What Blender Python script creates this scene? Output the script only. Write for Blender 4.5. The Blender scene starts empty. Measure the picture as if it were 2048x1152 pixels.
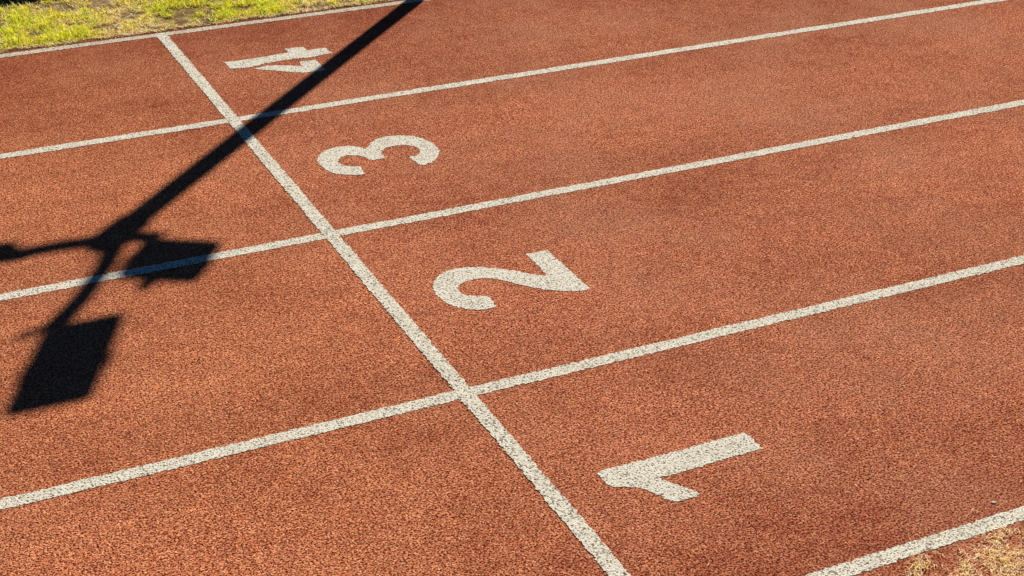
import bpy, bmesh, math, random
import numpy as np
from mathutils import Vector, Matrix
from mathutils.geometry import tessellate_polygon

random.seed(7)
rng = np.random.default_rng(11)
scene = bpy.context.scene
COL = scene.collection

# ------------------------------------------------------------------ outlines of the painted numbers (metres on the track)
FOUR_STEM = [(0.1722, 4.3621), (0.1724, 4.2691), (0.2371, 4.2525), (0.2859, 4.2507), (0.3384, 4.2714), (0.4097, 4.2774), (0.4877, 4.2786), (0.561, 4.2646), (0.623, 4.2731), (0.6855, 4.2817), (0.6761, 4.3213), (0.6781, 4.3599), (0.6283, 4.3656), (0.5831, 4.3611), (0.584, 4.4205), (0.4937, 4.4231), (0.4917, 4.3705), (0.3993, 4.3631), (0.281, 4.3557)]
FOUR_DIAGONAL = [(0.2731, 4.2225), (0.3394, 4.2391), (0.3913, 4.2225), (0.482, 4.1722), (0.492, 4.1679), (0.4958, 4.2233), (0.5094, 4.2289), (0.5774, 4.2228), (0.5783, 4.1707), (0.5743, 4.1269), (0.5741, 4.0707), (0.5141, 4.0775), (0.4771, 4.0812), (0.4283, 4.1055), (0.3683, 4.1535), (0.3216, 4.1848)]
THREE = [(0.3182, 2.9031), (0.2868, 2.9044), (0.2466, 2.922), (0.2119, 2.9456), (0.1911, 2.9798), (0.1841, 3.0251), (0.1812, 3.0732), (0.1893, 3.1128), (0.2094, 3.152), (0.2409, 3.1823), (0.2817, 3.2001), (0.3246, 3.2038), (0.3619, 3.192), (0.3888, 3.1712), (0.4053, 3.1506), (0.4143, 3.1333), (0.4292, 3.1581), (0.4502, 3.1851), (0.482, 3.2123), (0.5185, 3.2239), (0.5613, 3.2238), (0.603, 3.2121), (0.6393, 3.187), (0.67, 3.1487), (0.6871, 3.1046), (0.6931, 3.052), (0.6869, 3.0008), (0.6707, 2.9636), (0.6412, 2.9239), (0.6109, 2.9024), (0.5782, 2.8909), (0.554, 2.8912), (0.5493, 2.9294), (0.5426, 2.9757), (0.5502, 2.9899), (0.5724, 2.9845), (0.5921, 2.9979), (0.6106, 3.0252), (0.6158, 3.0542), (0.6044, 3.0862), (0.5785, 3.1092), (0.5446, 3.1213), (0.5114, 3.1177), (0.4828, 3.1078), (0.4618, 3.0858), (0.4499, 3.0601), (0.4513, 3.0244), (0.4462, 3.0161), (0.4203, 3.0204), (0.3954, 3.0183), (0.3822, 3.0284), (0.3806, 3.0465), (0.3732, 3.0672), (0.3509, 3.0901), (0.3214, 3.103), (0.2966, 3.1007), (0.2735, 3.0847), (0.2623, 3.0636), (0.2599, 3.0388), (0.2691, 3.0091), (0.2939, 2.994), (0.3274, 2.9751), (0.3191, 2.9448)]
TWO = [(0.5963, 1.9993), (0.6815, 1.9977), (0.6856, 1.6713), (0.6631, 1.6655), (0.6196, 1.6786), (0.5768, 1.7001), (0.5378, 1.7292), (0.4988, 1.7664), (0.4676, 1.8042), (0.4392, 1.8409), (0.4092, 1.8744), (0.3727, 1.8947), (0.3301, 1.9015), (0.2927, 1.8941), (0.2697, 1.8765), (0.2593, 1.8534), (0.257, 1.823), (0.2698, 1.8018), (0.2916, 1.7842), (0.317, 1.7744), (0.3381, 1.7674), (0.327, 1.6803), (0.2966, 1.6825), (0.2632, 1.6899), (0.2341, 1.7067), (0.2092, 1.7329), (0.1884, 1.7688), (0.1762, 1.8164), (0.176, 1.863), (0.1853, 1.9061), (0.2073, 1.9441), (0.2377, 1.9751), (0.278, 1.998), (0.3176, 2.001), (0.3633, 1.9915), (0.4089, 1.9729), (0.45, 1.9447), (0.4826, 1.9153), (0.5145, 1.8846), (0.5445, 1.8508), (0.5873, 1.8195), (0.5924, 1.8295), (0.5958, 1.9065)]
ONE = [(0.1695, 0.6659), (0.1945, 0.6734), (0.327, 0.6709), (0.4425, 0.6688), (0.5454, 0.6705), (0.676, 0.6692), (0.6819, 0.6461), (0.6773, 0.6021), (0.6825, 0.5759), (0.6008, 0.5746), (0.5197, 0.5752), (0.4501, 0.5711), (0.3839, 0.5712), (0.321, 0.5756), (0.3394, 0.5406), (0.3679, 0.5012), (0.3899, 0.4573), (0.3697, 0.4509), (0.3295, 0.4485), (0.3002, 0.4532), (0.2904, 0.4689), (0.2732, 0.5051), (0.2534, 0.5428), (0.2352, 0.5615), (0.2021, 0.5766), (0.1796, 0.5879), (0.1685, 0.6024), (0.1699, 0.6283), (0.1701, 0.6522)]

LINE_Y = [4.857, 3.66, 2.44, 1.22, -0.001]      # lane lines from the far verge to the near one
SUN_EL, SUN_AZ = math.radians(44.0), math.radians(45.3)   # azimuth of the sun counted from +x to +y
SUN_DIR = Vector((math.cos(SUN_EL) * math.cos(SUN_AZ), math.cos(SUN_EL) * math.sin(SUN_AZ), math.sin(SUN_EL)))
TAN = math.tan(SUN_EL)
TRACK_Z = 0.012

# ------------------------------------------------------------------ object helpers
def tag(o, label=None, cat=None, group=None, kind=None):
    if label: o['label'] = label
    if cat: o['category'] = cat
    if group: o['group'] = group
    if kind: o['kind'] = kind
    return o

def link_mesh(name, me, mat, parent=None, loc=None):
    o = bpy.data.objects.new(name, me)
    COL.objects.link(o)
    if mat: me.materials.append(mat)
    if parent: o.parent = parent
    if loc: o.location = loc
    return o

def from_bm(name, bm, mat, parent=None, loc=None, smooth=False):
    me = bpy.data.meshes.new(name)
    bmesh.ops.recalc_face_normals(bm, faces=bm.faces[:])
    bm.to_mesh(me); bm.free()
    if smooth:
        for p in me.polygons: p.use_smooth = True
    return link_mesh(name, me, mat, parent, loc)

def tube(bm, pts, radii, seg=20):
    rings = []
    pts = [Vector(p) for p in pts]
    for i, p in enumerate(pts):
        d = (pts[min(i + 1, len(pts) - 1)] - pts[max(i - 1, 0)]).normalized()
        a = d.cross(Vector((0, 0, 1)) if abs(d.z) < .9 else Vector((1, 0, 0))).normalized()
        b = d.cross(a)
        rings.append([bm.verts.new(p + (a * math.cos(t) + b * math.sin(t)) * radii[i])
                      for t in [2 * math.pi * k / seg for k in range(seg)]])
    for r0, r1 in zip(rings, rings[1:]):
        for k in range(seg):
            bm.faces.new((r0[k], r0[(k + 1) % seg], r1[(k + 1) % seg], r1[k]))
    bm.faces.new(rings[0]); bm.faces.new(rings[-1])

def frustum(bm, c, u, v, n, su=1.0, sv=1.0, round_=0.0):
    """A box with base rectangle c +- u/2 +- v/2, its far end shifted by n and scaled by su, sv."""
    if round_ <= 0:
        pts = [(-.5, -.5), (.5, -.5), (.5, .5), (-.5, .5)]
    else:
        ru, rv = round_ / u.length, round_ / v.length
        pts = [(sx * (.5 - ru) + ru * math.cos(t), sy * (.5 - rv) + rv * math.sin(t))
               for sx, sy, t0 in ((-1, -1, 180), (1, -1, 270), (1, 1, 0), (-1, 1, 90)) for t in [math.radians(t0 + 22.5 * k) for k in range(5)]]
    lo = [bm.verts.new(c + u * a + v * b) for a, b in pts]
    hi = [bm.verts.new(c + n + u * a * su + v * b * sv) for a, b in pts]
    bm.faces.new(lo); bm.faces.new(hi); m = len(pts)
    for k in range(m):
        bm.faces.new((lo[k], lo[(k + 1) % m], hi[(k + 1) % m], hi[k]))

# ------------------------------------------------------------------ node helpers
class NT:
    def __init__(self, name):
        self.m = bpy.data.materials.new(name); self.m.use_nodes = True
        self.t = self.m.node_tree; self.t.nodes.clear()
        self.out = self.t.nodes.new('ShaderNodeOutputMaterial')
    def n(self, kind, **kw):
        nd = self.t.nodes.new(kind)
        for k, v in kw.items():
            if k.startswith('_'): nd.inputs[k[1:].replace('_', ' ')].default_value = v
            else: setattr(nd, k, v)
        return nd
    def l(self, a, b): self.t.links.new(a, b)
    def val(self, x, sock):
        if isinstance(x, (int, float)): sock.default_value = x
        elif isinstance(x, tuple): sock.default_value = x
        else: self.l(x, sock)
    def math(self, op, a, b=0.0, c=None, clamp=False):
        nd = self.n('ShaderNodeMath', operation=op, use_clamp=clamp)
        self.val(a, nd.inputs[0]); self.val(b, nd.inputs[1])
        if c is not None: self.val(c, nd.inputs[2])
        return nd.outputs[0]
    def mix(self, f, a, b, blend='MIX'):
        nd = self.n('ShaderNodeMix', data_type='RGBA', blend_type=blend)
        self.val(f, nd.inputs[0]); self.val(a, nd.inputs[6]); self.val(b, nd.inputs[7])
        return nd.outputs[2]
    def ramp(self, x, stops, interp='LINEAR'):
        nd = self.n('ShaderNodeValToRGB'); cr = nd.color_ramp; cr.interpolation = interp
        while len(cr.elements) < len(stops): cr.elements.new(.5)
        for e, (p, c) in zip(cr.elements, stops):
            e.position = p; e.color = (*c, 1) if len(c) == 3 else c
        self.l(x, nd.inputs[0]); return nd.outputs[0]
    def remap(self, x, a, b, c, d):
        nd = self.n('ShaderNodeMapRange'); nd.clamp = True
        self.val(x, nd.inputs[0])
        for i, v in enumerate((a, b, c, d)): nd.inputs[i + 1].default_value = v
        return nd.outputs[0]
    def noise(self, vec, scale, detail=2.0, rough=.5):
        nd = self.n('ShaderNodeTexNoise'); self.l(vec, nd.inputs['Vector'])
        nd.inputs['Scale'].default_value = scale; nd.inputs['Detail'].default_value = detail
        nd.inputs['Roughness'].default_value = rough
        return nd.outputs['Fac']
    def voronoi(self, vec, scale, feature='F1'):
        nd = self.n('ShaderNodeTexVoronoi', feature=feature)
        self.l(vec, nd.inputs['Vector']); nd.inputs['Scale'].default_value = scale
        return nd
    def principled(self, color, rough=.8, normal=None, spec=.2, metallic=0.0):
        nd = self.n('ShaderNodeBsdfPrincipled')
        self.val(color, nd.inputs['Base Color']); self.val(rough, nd.inputs['Roughness'])
        nd.inputs['Specular IOR Level'].default_value = spec; nd.inputs['Metallic'].default_value = metallic
        if normal: self.l(normal, nd.inputs['Normal'])
        return nd

GRAIN = 270.0          # granules per metre of the rubber crumb
def granules(T, bump_mm=3.4, strength=1.0, deep=.9):
    """Shared crumb-rubber relief and colour, laid out on the ground in metres: clumped granules with pits between."""
    pos = T.n('ShaderNodeNewGeometry').outputs['Position']
    v1 = T.voronoi(pos, GRAIN)
    cell = T.n('ShaderNodeSeparateColor'); T.l(v1.outputs['Color'], cell.inputs[0])
    v2 = T.voronoi(pos, GRAIN * .55)
    cell2 = T.n('ShaderNodeSeparateColor'); T.l(v2.outputs['Color'], cell2.inputs[0])
    pit = T.noise(pos, 160, 2.5, .6)
    h = T.math('MULTIPLY', T.math('SUBTRACT', 1.0, v1.outputs['Distance']), .30)
    h = T.math('ADD', h, T.math('MULTIPLY', cell.outputs[1], .22))
    h = T.math('ADD', h, T.remap(pit, .30, .58, 0.0, deep))
    b = T.n('ShaderNodeBump'); b.inputs['Strength'].default_value = strength
    b.inputs['Distance'].default_value = bump_mm / 1000; T.l(h, b.inputs['Height'])
    return pos, cell, cell2, pit, b.outputs['Normal']

def rubber_color(T, pos, cell, cell2, h):
    # single granules run from dark maroon to bleached orange
    c = T.ramp(cell.outputs[0], RUBBER)
    hue = T.ramp(cell2.outputs[0], [(0, (.86, .84, .92)), (.5, (1, 1, 1)), (1, (1.10, 1.14, 1.0))])
    c = T.mix(1.0, c, hue, 'MULTIPLY')
    # pits between the granules get their shade in the colour, further down
    # wear: broad bleached and dirty patches
    big = T.noise(pos, .75, 3, .55); mid = T.noise(pos, 3.2, 3, .6); sm = T.noise(pos, 14, 2, .6)
    tone = T.math('ADD', T.remap(big, .3, .7, .90, 1.16), T.math('ADD', T.remap(mid, .3, .7, -.08, .08), T.remap(sm, .3, .7, -.11, .11)))
    sep = T.n('ShaderNodeSeparateXYZ'); T.l(pos, sep.inputs[0])
    x, y = sep.outputs[0], sep.outputs[1]
    outer = T.remap(y, 3.3, 4.9, 1.0, .72)              # the outer lane is used least and stays darker
    inner = T.remap(y, -.1, .7, .88, 1.0)
    st = T.n('ShaderNodeMapping'); st.inputs['Scale'].default_value = (.35, 2.6, 1); T.l(pos, st.inputs[0])
    streak = T.remap(T.noise(st.outputs[0], 1.6, 4, .6), .32, .68, -.06, .08)
    lane = T.math('ABSOLUTE', T.math('SUBTRACT', T.math('FRACT', T.math('DIVIDE', y, 1.22)), .5))
    run = T.math('MULTIPLY', T.remap(lane, .12, .42, .05, -.05), 1.0)
    tone = T.math('ADD', tone, T.math('ADD', streak, run))
    tone = T.math('MULTIPLY', tone, T.math('MULTIPLY', outer, inner))
    c = T.mix(T.remap(tone, .95, .70, 0.0, 1.0), c, T.mix(1.0, c, (1.0, .86, .86, 1), 'MULTIPLY'))   # less worn rubber is redder
    g = T.n('ShaderNodeCombineColor')
    for i in range(3): T.l(tone, g.inputs[i])
    c = T.mix(1.0, c, g.outputs[0], 'MULTIPLY')
    # dusty pink bleaching further along the straight, warmer orange before the start line
    pink = T.math('MULTIPLY', T.remap(x, -.6, 1.2, 0.35, 1.0), T.remap(T.noise(pos, 1.5, 4, .6), .46, .66, .0, 1.0))
    band = T.math('MULTIPLY', T.remap(T.math('ABSOLUTE', T.math('SUBTRACT', y, .86)), .05, .42, 1.0, 0.0), T.remap(x, .3, 1.3, 0.0, 1.0))
    pink = T.math('MAXIMUM', pink, T.math('MULTIPLY', band, T.remap(T.noise(pos, 4, 3, .6), .36, .62, .2, 1.0)))
    c = T.mix(T.math('MULTIPLY', pink, .40), c, (.66, .30, .185, 1))
    c = T.mix(T.remap(x, .35, -.5, 0.0, .55), c, T.mix(1.0, c, (1.12, 1.14, 1.0, 1), 'MULTIPLY'))
    c = T.mix(T.remap(h, .40, .495, .98, 0.0), c, (.070, .012, .006, 1))  # self-shadow of the pits put into the rubber colour
    # soil and leaf dirt washed onto the rubber along the far verge
    dirt = T.math('MULTIPLY', T.remap(y, 4.875, 4.91, 0.0, 1.0), T.remap(T.noise(pos, 16, 3, .6), .34, .56, .25, .95))
    c = T.mix(dirt, c, (.10, .055, .032, 1))
    return c

RUBBER = [(0, (.21, .048, .026)), (.25, (.49, .129, .064)), (.6, (.72, .224, .114)), (1, (.95, .44, .265))]

def mat_rubber():
    T = NT('rubber_track')
    pos, cell, cell2, h, nrm = granules(T)
    p = T.principled(rubber_color(T, pos, cell, cell2, h), .85, nrm, .03)
    T.l(p.outputs[0], T.out.inputs[0]); return T.m

def mat_paint(name, white=(.91, .85, .74), wear=.16, grime=.12):
    T = NT(name)
    pos, cell, cell2, h, nrm = granules(T, 2.5, 1.0, .75)
    rub = T.mix(.8, rubber_color(T, pos, cell, cell2, h), (.075, .060, .042, 1))  # rubber mixed toward the dark tone of shaded pits
    w = T.ramp(cell.outputs[2], [(0, tuple(k * .72 for k in white)), (.4, white), (1, tuple(min(.92, k * 1.05) for k in white))])
    dirt = T.noise(pos, 9, 3, .6)
    w = T.mix(T.remap(dirt, .42, .72, 0, grime * 2.2), w, (.42, .36, .27, 1))
    # paint missing from some single granules; deepest voids lose paint and take painted-in shade
    lost_and_shade = T.remap(h, .375, .455, .95, 0.0)
    chip = T.math('LESS_THAN', cell2.outputs[1], T.remap(T.noise(pos, 22, 2), .35, .7, wear * .2, wear))
    f = T.math('MAXIMUM', lost_and_shade, T.math('MULTIPLY', chip, .7))
    p = T.principled(T.mix(f, w, rub), .75, nrm, .1)
    T.l(p.outputs[0], T.out.inputs[0]); return T.m

def mat_soil():
    T = NT('dry_soil')
    pos = T.n('ShaderNodeNewGeometry').outputs['Position']
    v = T.voronoi(pos, 160)
    n = T.noise(pos, 9, 5, .65)
    c = T.ramp(n, [(.34, (.07, .04, .025)), (.48, (.27, .18, .095)), (.64, (.62, .48, .27))])
    far = T.ramp(T.noise(pos, .9, 3), [(.35, (.20, .17, .05)), (.65, (.36, .28, .12))])
    c = T.mix(.45, c, far)
    s = T.n('ShaderNodeSeparateColor'); T.l(v.outputs['Color'], s.inputs[0])
    c = T.mix(T.math('GREATER_THAN', s.outputs[0], .82), c, (.30, .075, .045, 1))   # crumbs of the track among the soil
    b = T.n('ShaderNodeBump'); b.inputs['Distance'].default_value = .012
    T.l(T.math('ADD', T.noise(pos, 45, 4, .7), T.math('MULTIPLY', v.outputs['Distance'], .4)), b.inputs['Height'])
    p = T.principled(c, .95, b.outputs[0], .1)
    T.l(p.outputs[0], T.out.inputs[0]); return T.m

def mat_blade():
    T = NT('grass_blades')
    a = T.n('ShaderNodeAttribute', attribute_name='tint').outputs['Color']
    d = T.principled(T.mix(1.0, a, (.72, .72, .72, 1), 'MULTIPLY'), .5, None, .25)
    tr = T.n('ShaderNodeBsdfTranslucent'); T.l(T.mix(1.0, a, (.60, .56, .36, 1), 'MULTIPLY'), tr.inputs[0])
    mx = T.n('ShaderNodeAddShader')
    T.l(d.outputs[0], mx.inputs[0]); T.l(tr.outputs[0], mx.inputs[1]); T.l(mx.outputs[0], T.out.inputs[0]); return T.m

def mat_plain(name, color, rough=.5, metallic=0.0, var=.12, scale=6):
    T = NT(name)
    pos = T.n('ShaderNodeTexCoord').outputs['Object']
    n = T.noise(pos, scale, 4, .6)
    c = T.mix(T.remap(n, .3, .7, 0, 1), tuple(k * (1 - var) for k in color) + (1,), tuple(min(1, k * (1 + var)) for k in color) + (1,))
    p = T.principled(c, T.remap(n, .3, .7, rough * .85, min(1, rough * 1.15)), None, .4, metallic)
    T.l(p.outputs[0], T.out.inputs[0]); return T.m

M_RUB = mat_rubber()
M_LINE = mat_paint('white_line_paint', wear=.14, grime=.10)
M_VERGE = mat_paint('dusty_line_paint', (.78, .69, .57), .22, .18)
M_NUM = mat_paint('number_paint', (.91, .855, .755), .11, .07)
M_SOIL = mat_soil()
M_BLADE = mat_blade()
M_STEEL = mat_plain('galvanised_steel', (.42, .44, .46), .45, .8)
M_HOUSING = mat_plain('black_housing', (.035, .036, .04), .5)
M_GLASS = mat_plain('lamp_glass', (.62, .66, .68), .12, .0, .04)
M_CONC = mat_plain('concrete', (.36, .34, .31), .9, 0, .2, 8)
M_PEB = mat_plain('pale_pebble', (.68, .58, .48), .8, 0, .2, 90)

# ------------------------------------------------------------------ the ground and the track
def sheet(name, x0, x1, y0, y1, z, mat):
    bm = bmesh.new()
    vs = [bm.verts.new(v) for v in ((x0, y0, z), (x1, y0, z), (x1, y1, z), (x0, y1, z))]
    bm.faces.new(vs)
    return from_bm(name, bm, mat)
tag(sheet('ground', -900, 900, -900, 900, 0, M_SOIL), kind='structure')

def smooth_noise(x, seed, amp, step):
    r = np.random.default_rng(seed); t = r.random(4096) * 2 - 1
    i = np.floor(x / step).astype(int); f = x / step - i; f = f * f * (3 - 2 * f)
    return amp * (t[i % 4096] * (1 - f) + t[(i + 1) % 4096] * f)

def edge_far(x):  return 4.935 + smooth_noise(x, 1, .012, .16) + smooth_noise(x, 2, .007, .03)
def edge_near(x): return -.55 + smooth_noise(x, 3, .02, .2) + smooth_noise(x, 4, .008, .03)

bm = bmesh.new()
xs = np.concatenate([[-60, -20], np.arange(-5, 9, .02), [20, 60]])
lo = [bm.verts.new((x, float(edge_near(np.array(x))), TRACK_Z)) for x in xs]
hi = [bm.verts.new((x, float(edge_far(np.array(x))), TRACK_Z)) for x in xs]
lo0 = [bm.verts.new((v.co.x, v.co.y, -.01)) for v in lo]
hi0 = [bm.verts.new((v.co.x, v.co.y, -.01)) for v in hi]
for k in range(len(xs) - 1):
    bm.faces.new((lo[k], lo[k + 1], hi[k + 1], hi[k]))
    bm.faces.new((lo0[k], lo0[k + 1], lo[k + 1], lo[k]))
    bm.faces.new((hi[k], hi[k + 1], hi0[k + 1], hi0[k]))
tag(from_bm('running_track', bm, M_RUB), kind='structure')

# ------------------------------------------------------------------ painted markings: thin sheets with slightly ragged edges
def ragged(outline, step=.005, amp=.0021):
    out = []
    n = len(outline)
    for i in range(n):
        a, b = Vector(outline[i]), Vector(outline[(i + 1) % n])
        d = b - a; L = d.length
        if L < 1e-6: continue
        nrm = Vector((-d.y, d.x)) / L
        m = max(1, int(L / step))
        for k in range(m):
            p = a + d * ((k + (random.uniform(-.3, .3) if k else 0)) / m)
            out.append(p + nrm * random.gauss(0, amp))
    return out

def marking(name, outlines, z, mat, **kw):
    cx = sum(p[0] for p in outlines[0]) / len(outlines[0]); cy = sum(p[1] for p in outlines[0]) / len(outlines[0])
    vs, fs = [], []
    for o in outlines:
        r = ragged(o); base = len(vs)
        vs += [(p.x - cx, p.y - cy, 0) for p in r]
        for t in tessellate_polygon([[Vector((p.x, p.y, 0)) for p in r]]):
            a, b, c = (r[i] for i in t)
            if (b - a).cross(c - a) < 0: t = (t[0], t[2], t[1])
            fs.append(tuple(base + i for i in t))
    me = bpy.data.meshes.new(name); me.from_pydata(vs, [], fs)
    return tag(link_mesh(name, me, mat, loc=(cx, cy, TRACK_Z + z)), **kw)

def strip_mesh(name, pts, width, z, mat, axis, wob, **kw):
    """A long painted strip: centre positions along an axis, both edges ragged on their own."""
    w2 = width / 2
    ts = np.array(pts)
    a = w2 + rng.normal(0, .0021, len(ts)) + smooth_noise(ts, wob, .0016, .11)
    b = -w2 + rng.normal(0, .0021, len(ts)) + smooth_noise(ts, wob + 50, .0016, .13)
    vs = []
    for t, p, q in zip(ts, a, b):
        vs += [(t, q, 0), (t, p, 0)] if axis == 'x' else [(p, t, 0), (q, t, 0)]
    fs = [(2 * k, 2 * k + 2, 2 * k + 3, 2 * k + 1) for k in range(len(ts) - 1)]
    me = bpy.data.meshes.new(name); me.from_pydata([tuple(map(float, v)) for v in vs], [], fs)
    return link_mesh(name, me, mat)

along = np.concatenate([[-60, -20], np.arange(-4, 8, .007), [20, 60]])
line_labels = [
    'dusty grey white line along the far grass verge, above the number 4',
    'white lane line between the numbers 4 and 3',
    'white lane line between the numbers 3 and 2, under the floodlight shadow',
    'white lane line between the numbers 2 and 1',
    'short stretch of white line beside the dry grass, below the number 1']
for i, y in enumerate(LINE_Y):
    o = strip_mesh('lane_line', along, .048 if i == 0 else .052, 0, M_VERGE if i == 0 else M_LINE, 'x', 10 + i)
    o.location = (0, y, TRACK_Z + .0015)
    tag(o, line_labels[i], 'lane line', 'white lines painted along the track')
o = strip_mesh('start_line', np.arange(-.022, 4.881, .007), .053, 0, M_LINE, 'y', 30)
o.location = (.001, 0, TRACK_Z + .0026)
tag(o, 'white start line painted across all four lanes', 'start line')

GN = 'white numbers painted on the lanes'
marking('painted_number', [ONE], .0015, M_NUM, label='white painted number 1 in the nearest lane', cat='number', group=GN)
marking('painted_number', [TWO], .0015, M_NUM, label='white painted number 2 with a curled neck and flat base', cat='number', group=GN)
marking('painted_number', [THREE], .0015, M_NUM, label='white painted number 3 made of two open bowls', cat='number', group=GN)
marking('painted_number', [FOUR_STEM, FOUR_DIAGONAL], .0015, M_NUM, label='white painted stencil number 4, its corner in the pole shadow', cat='number', group=GN)

# ------------------------------------------------------------------ grass
def vnoise(x, y, seed, step):
    r = np.random.default_rng(seed); g = r.random((128, 128))
    u, v = x / step + 37.3, y / step + 51.7
    i, j = np.floor(u).astype(int), np.floor(v).astype(int); f, h = u - i, v - j
    f = f * f * (3 - 2 * f); h = h * h * (3 - 2 * h)
    G = lambda a, b: g[a % 128, b % 128]
    return (G(i, j) * (1 - f) + G(i + 1, j) * f) * (1 - h) + (G(i, j + 1) * (1 - f) + G(i + 1, j + 1) * f) * h

def blades(name, x, y, z, length, width, lean, heading, color, **kw):
    """One mesh of curved two-segment blades, one colour per blade."""
    n = len(x)
    dx, dy = np.cos(heading), np.sin(heading)
    px, py = -dy, dx
    roll = rng.normal(0, .45, n)
    wx, wy = px * np.cos(roll) + dx * np.sin(roll), py * np.cos(roll) + dy * np.sin(roll)
    V = np.zeros((n, 5, 3), np.float32)
    for k, (s, wf) in enumerate(((0, 1.0), (.55, .8))):
        bend = lean * (.55 + .45 * s)
        hx = np.sin(bend) * length * s; hz = np.cos(bend) * length * s
        for q, sg in enumerate((-1, 1)):
            V[:, 2 * k + q, 0] = x + dx * hx + sg * wx * width * wf / 2
            V[:, 2 * k + q, 1] = y + dy * hx + sg * wy * width * wf / 2
            V[:, 2 * k + q, 2] = z + hz
    bend = np.minimum(lean * 1.15, 1.62)
    V[:, 4, 0] = x + dx * np.sin(bend) * length; V[:, 4, 1] = y + dy * np.sin(bend) * length
    V[:, 4, 2] = np.maximum(z + np.cos(bend) * length, .006)
    base = np.arange(n)[:, None] * 5
    loops = np.concatenate([base + np.array([0, 1, 3, 2]), base + np.array([2, 3, 4])], 1).astype(np.int32).ravel()
    starts = (np.arange(n)[:, None] * 7 + np.array([0, 4])).astype(np.int32).ravel()
    me = bpy.data.meshes.new(name)
    me.vertices.add(n * 5); me.vertices.foreach_set('co', V.ravel())
    me.loops.add(n * 7); me.loops.foreach_set('vertex_index', loops)
    me.polygons.add(n * 2); me.polygons.foreach_set('loop_start', starts)
    me.update(calc_edges=True); me.validate()
    at = me.attributes.new('tint', 'FLOAT_COLOR', 'POINT')
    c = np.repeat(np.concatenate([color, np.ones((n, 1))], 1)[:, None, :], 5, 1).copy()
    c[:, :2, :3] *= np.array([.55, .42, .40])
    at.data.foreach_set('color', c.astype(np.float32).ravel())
    return tag(link_mesh(name, me, M_BLADE), **kw)

def palette(n, green, r):
    """green 0 = straw, 1 = fresh blade."""
    straw = np.array([[.92, .76, .38], [.97, .84, .50], [.66, .46, .20], [.97, .92, .68]])[r.integers(0, 4, n)]
    fresh = np.array([[.88, .82, .03], [.68, .80, .03], [.98, .88, .08], [.34, .56, .03], [.98, .93, .26]])[r.integers(0, 5, n)]
    pick = (r.random(n) < green)[:, None]
    c = np.where(pick, fresh, straw) * r.uniform(.8, 1.2, (n, 1))
    return np.clip(c, 0, .98), pick[:, 0]

# far verge: tufted, half green half straw, thinning to bare soil at the rubber edge
n = 600000
x = rng.uniform(-3.2, 6.5, n); y = edge_far(x) - .03 + rng.random(n) ** 1.5 * 3.4
d = y - edge_far(x)
tuft = vnoise(x, y, 21, .11) * .6 + vnoise(x, y, 22, .04) * .4
patch = vnoise(x, y, 23, .30)
keep = rng.random(n) < np.clip((tuft - .36) * 8, .03, 1) * np.clip((d + .06) / .13, .05, 1)
x, y, d, tuft, patch = (a[keep] for a in (x, y, d, tuft, patch)); n = len(x)
green = np.clip((patch * .6 + tuft * .7 - .36) * 2.3, .12, .92) * np.clip((d + .05) / .16, .15, 1)
colr, isg = palette(n, green, rng)
ln = np.where(isg, rng.uniform(.016, .046, n) * (.35 + 1.5 * tuft), rng.uniform(.015, .045, n)) * np.clip((d + .1) / .2, .55, 1)
lean = np.where(isg, rng.uniform(.35, 1.35, n), rng.uniform(.8, 1.5, n))
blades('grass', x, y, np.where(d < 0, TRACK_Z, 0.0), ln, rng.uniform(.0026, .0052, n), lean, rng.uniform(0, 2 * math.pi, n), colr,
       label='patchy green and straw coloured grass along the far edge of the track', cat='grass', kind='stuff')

# near verge: matted dry straw with a few green shoots, creeping over the rubber
n = 420000
x = rng.uniform(-2.5, 5, n); y = -.045 - rng.random(n) ** 1.25 * 1.6
d = -y
tuft = vnoise(x, y, 31, .07) * .6 + vnoise(x, y, 32, .03) * .4
keep = rng.random(n) < np.clip((tuft - .40) * 4 + np.clip((d - .125) / .08, -.75, 2.4), .0, 1)
x, y, d, tuft = (a[keep] for a in (x, y, d, tuft))
k = 260                                             # a few stray bits blown onto the rubber beside the verge
x = np.concatenate([x, rng.uniform(-2.5, 5, k)]); y2 = -.03 + rng.exponential(.12, k); y = np.concatenate([y, y2])
d = -y; tuft = np.concatenate([tuft, np.full(k, .2)]); n = len(x)
green = np.clip((vnoise(x, y, 33, .10) - .78) * 2.0, .02, .25)
colr, isg = palette(n, green, rng)
z = np.where(d < .55, TRACK_Z, .0) + rng.uniform(0, .006, n)
colr[~isg] *= np.array([.98, .90, .80])
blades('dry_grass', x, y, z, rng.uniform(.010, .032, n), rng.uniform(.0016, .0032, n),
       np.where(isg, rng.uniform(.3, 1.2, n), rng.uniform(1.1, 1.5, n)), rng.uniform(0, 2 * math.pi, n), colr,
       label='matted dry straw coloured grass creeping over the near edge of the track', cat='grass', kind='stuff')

# ------------------------------------------------------------------ small stones lying on the rubber
def pebble(loc, size, seed, label):
    r = random.Random(seed); bm = bmesh.new()
    bmesh.ops.create_icosphere(bm, subdivisions=3, radius=1)
    k = [Vector((r.gauss(0, 1), r.gauss(0, 1), r.gauss(0, 1))).normalized() for _ in range(7)]
    for v in bm.verts:
        s = 1 - sum(.10 * max(0, v.co.dot(q) - .55) / .45 for q in k)
        v.co = Vector((v.co.x * size[0], v.co.y * size[1], v.co.z * size[2])) * s
    o = from_bm('pebble', bm, M_PEB, loc=(loc[0], loc[1], TRACK_Z + size[2] * .45), smooth=True)
    o.rotation_euler.z = r.uniform(0, 3)
    return tag(o, label, 'pebble', 'stray pebbles on the rubber')
pebble((1.127, .073), (.008, .006, .0035), 1, 'pale pebble just above the line beside the dry grass')
pebble((1.445, 3.549), (.006, .005, .003), 2, 'tiny pale pebble just below the line between numbers 4 and 3')

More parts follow.
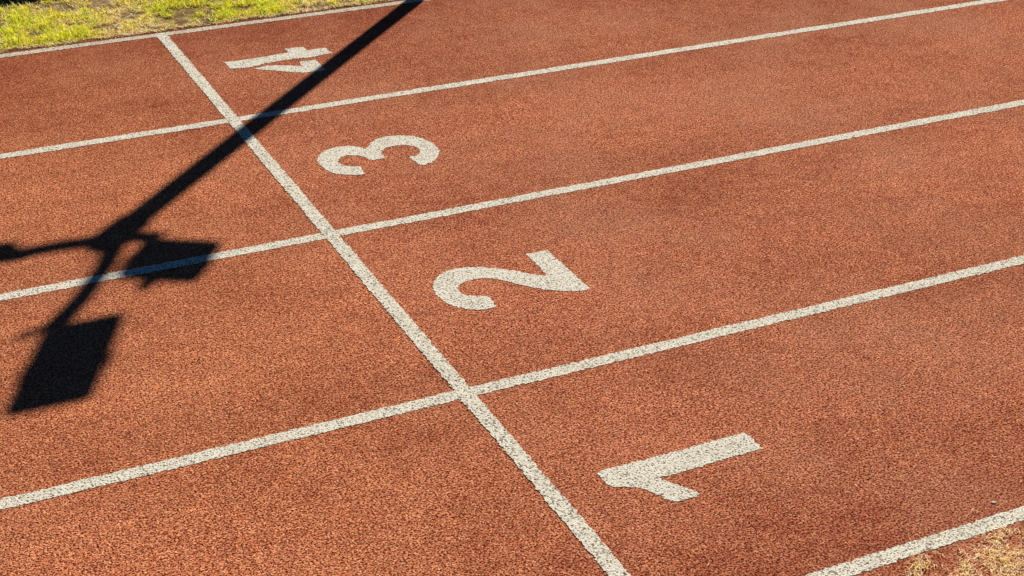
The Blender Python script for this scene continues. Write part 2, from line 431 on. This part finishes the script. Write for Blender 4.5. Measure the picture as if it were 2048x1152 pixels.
# ------------------------------------------------------------------ floodlight pole standing beyond the frame, its shadow falls over the lanes
HP = 4.15
J = Vector((-.760, 2.725, 0))                       # where the shadow of the pole's head falls
D = Vector((math.cos(SUN_AZ), math.sin(SUN_AZ), 0))
BASE = J + D * (HP / TAN)
pole = bpy.data.objects.new('floodlight_pole', None); COL.objects.link(pole); pole.location = BASE
tag(pole, 'tall steel floodlight pole with lamps on a crossarm, its shadow across the lanes', 'floodlight pole')
bm = bmesh.new()
tube(bm, [(0, 0, .02), (0, 0, 2.2), (0, 0, HP - .05)], [.045, .050, .058], 28)
from_bm('post', bm, M_STEEL, pole, smooth=True)
bm = bmesh.new(); frustum(bm, Vector((0, 0, 0)), Vector((.28, 0, 0)), Vector((0, .28, 0)), Vector((0, 0, .02)))
bp = from_bm('base_plate', bm, M_STEEL, pole)
for sx in (-1, 1):
    for sy in (-1, 1):
        bm = bmesh.new(); tube(bm, [(sx * .1, sy * .1, .02), (sx * .1, sy * .1, .05)], [.012, .012], 6)
        from_bm('bolt', bm, M_STEEL, bp)
bm = bmesh.new(); tube(bm, [(0, 0, HP - .16), (0, 0, HP - .14), (0, 0, HP + .05), (0, 0, HP + .06)], [.06, .074, .074, .04], 28)
from_bm('collar', bm, M_STEEL, pole, smooth=False)
bm = bmesh.new(); tube(bm, [(.17, -.06, HP), (.05, .0, HP), (-.2, .018, HP), (-.62, .004, HP)], [.034, .038, .036, .034], 16)
from_bm('crossarm', bm, M_STEEL, pole, smooth=True)
bm = bmesh.new(); tube(bm, [(-.005, -.04, HP - .03), (-.07, -.205, HP), (-.19, -.40, HP), (-.32, -.57, HP)], [.044, .036, .037, .042], 16)
from_bm('outrigger_arm', bm, M_STEEL, pole, smooth=True)

def floodlight(corner, su, sv, ku, kv, depth, z, inset=.8):
    """corner, su, sv: where one corner and two edges of the lamp fall as a shadow; ku, kv: how far each edge climbs."""
    lift = Vector((D.x, D.y, TAN))
    u = Vector((su[0], su[1], 0)) + lift * ku
    v = Vector((sv[0], sv[1], 0)) + lift * kv
    n = u.cross(v).normalized()
    if n.z < 0: n = -n
    c = Vector((corner[0], corner[1], z)) + u * .5 + v * .5
    bm = bmesh.new()
    frustum(bm, c, u, v, n * .025, round_=.03)
    frustum(bm, c + n * .027, u * inset, v * inset, n * depth, .8, .8, round_=.02)
    for k in range(7):                                   # cooling fins
        frustum(bm, c + n * (.028 + depth) + v.normalized() * (k - 3) * v.length * .08, u * .58, v.normalized() * .006, n * .02)
    h = from_bm('floodlight', bm, M_HOUSING, pole)
    bm = bmesh.new(); frustum(bm, c - n * .004, u * .88, v * .88, n * .003)
    from_bm('lamp_glass', bm, M_GLASS, h)
    for s in (-1, 1):
        bm = bmesh.new()
        frustum(bm, c + u * (.52 * s) + n * .02, u.normalized() * .008, v.normalized() * .05, n * (depth + .05))
        from_bm('mounting_bracket', bm, M_STEEL, h)
    return h
floodlight((-.585, -1.055), (.28, .0), (.228, .492), -.10, -.08, .05, HP)
floodlight((-.055, -.30), (.255, -.15), (.178, .265), -.035, -.05, .05, HP)
floodlight((-.86, -.10), (.26, .03), (.03, .22), -.05, -.04, .05, HP - .02)
bm = bmesh.new(); frustum(bm, Vector((-.35, .055, HP)), Vector((.085, .0, 0)), Vector((-.03, .15, 0)), Vector((0, 0, .03)))
from_bm('bracket', bm, M_STEEL, pole)
bm = bmesh.new(); tube(bm, [(-.32, -.56, HP), (-.38, -.575, HP), (-.455, -.61, HP - .01)], [.020, .018, .016], 10)
from_bm('cable', bm, M_HOUSING, pole, smooth=True)
bm = bmesh.new(); tube(bm, [(.07, -.34, HP), (.012, -.425, HP)], [.035, .022], 12)
from_bm('tilt_knob', bm, M_STEEL, pole, smooth=True)

# unseen block behind the verge, added to cast the shadow on the grass
bm = bmesh.new(); frustum(bm, Vector((0, 0, 0)), Vector((2.2, 0, 0)), Vector((0, .16, 0)), Vector((0, 0, .45)))
bmesh.ops.bevel(bm, geom=bm.edges[:], offset=.012, segments=2, affect='EDGES')
o = from_bm('shadow_block', bm, M_CONC, loc=(.72, 6.02, 0)); tag(o, 'unseen concrete block added behind the far verge to shadow the grass', 'shadow caster')

# ------------------------------------------------------------------ light
sun = bpy.data.lights.new('sun', 'SUN'); sun.energy = 5.0; sun.angle = math.radians(.53); sun.color = (1, .93, .79)
so = bpy.data.objects.new('sun', sun); COL.objects.link(so)
so.rotation_euler = SUN_DIR.to_track_quat('Z', 'Y').to_euler()
world = bpy.data.worlds.new('World'); scene.world = world; world.use_nodes = True
nt = world.node_tree; nt.nodes.clear()
sky = nt.nodes.new('ShaderNodeTexSky'); sky.sky_type = 'NISHITA'; sky.sun_disc = False
sky.sun_elevation = SUN_EL; sky.sun_rotation = math.pi / 2 - SUN_AZ
sky.air_density = 1.0; sky.dust_density = .3; sky.ozone_density = 3.0
tint = nt.nodes.new('ShaderNodeMix'); tint.data_type = 'RGBA'; tint.blend_type = 'MULTIPLY'; tint.inputs[0].default_value = 1
tint.inputs[7].default_value = (.17, .33, .48, 1)
bg = nt.nodes.new('ShaderNodeBackground'); bg.inputs[1].default_value = .05
wo = nt.nodes.new('ShaderNodeOutputWorld')
nt.links.new(sky.outputs[0], tint.inputs[6]); nt.links.new(tint.outputs[2], bg.inputs[0]); nt.links.new(bg.outputs[0], wo.inputs[0])

# ------------------------------------------------------------------ camera
yaw, pit, rol = .458668564, .493977817, .018723929
fw = Vector((math.sin(yaw) * math.cos(pit), math.cos(yaw) * math.cos(pit), -math.sin(pit)))
rt = Vector((math.cos(yaw), -math.sin(yaw), 0)); up = rt.cross(fw)
X = rt * math.cos(rol) + up * math.sin(rol); Y = up * math.cos(rol) - rt * math.sin(rol)
cam = bpy.data.cameras.new('camera'); co = bpy.data.objects.new('camera', cam); COL.objects.link(co)
mw = Matrix((X, Y, -fw)).transposed().to_4x4(); mw.translation = Vector((-1.75689508, -2.65608051, 2.66884155 + TRACK_Z))
co.matrix_world = mw
cam.sensor_fit = 'HORIZONTAL'; cam.sensor_width = 36; cam.lens = 3203.51247 / 2048 * 36
cam.clip_start = .05; cam.clip_end = 3000
scene.camera = co

scene.render.engine = 'CYCLES'
scene.view_settings.view_transform = 'Standard'; scene.view_settings.look = 'None'; scene.view_settings.exposure = 0
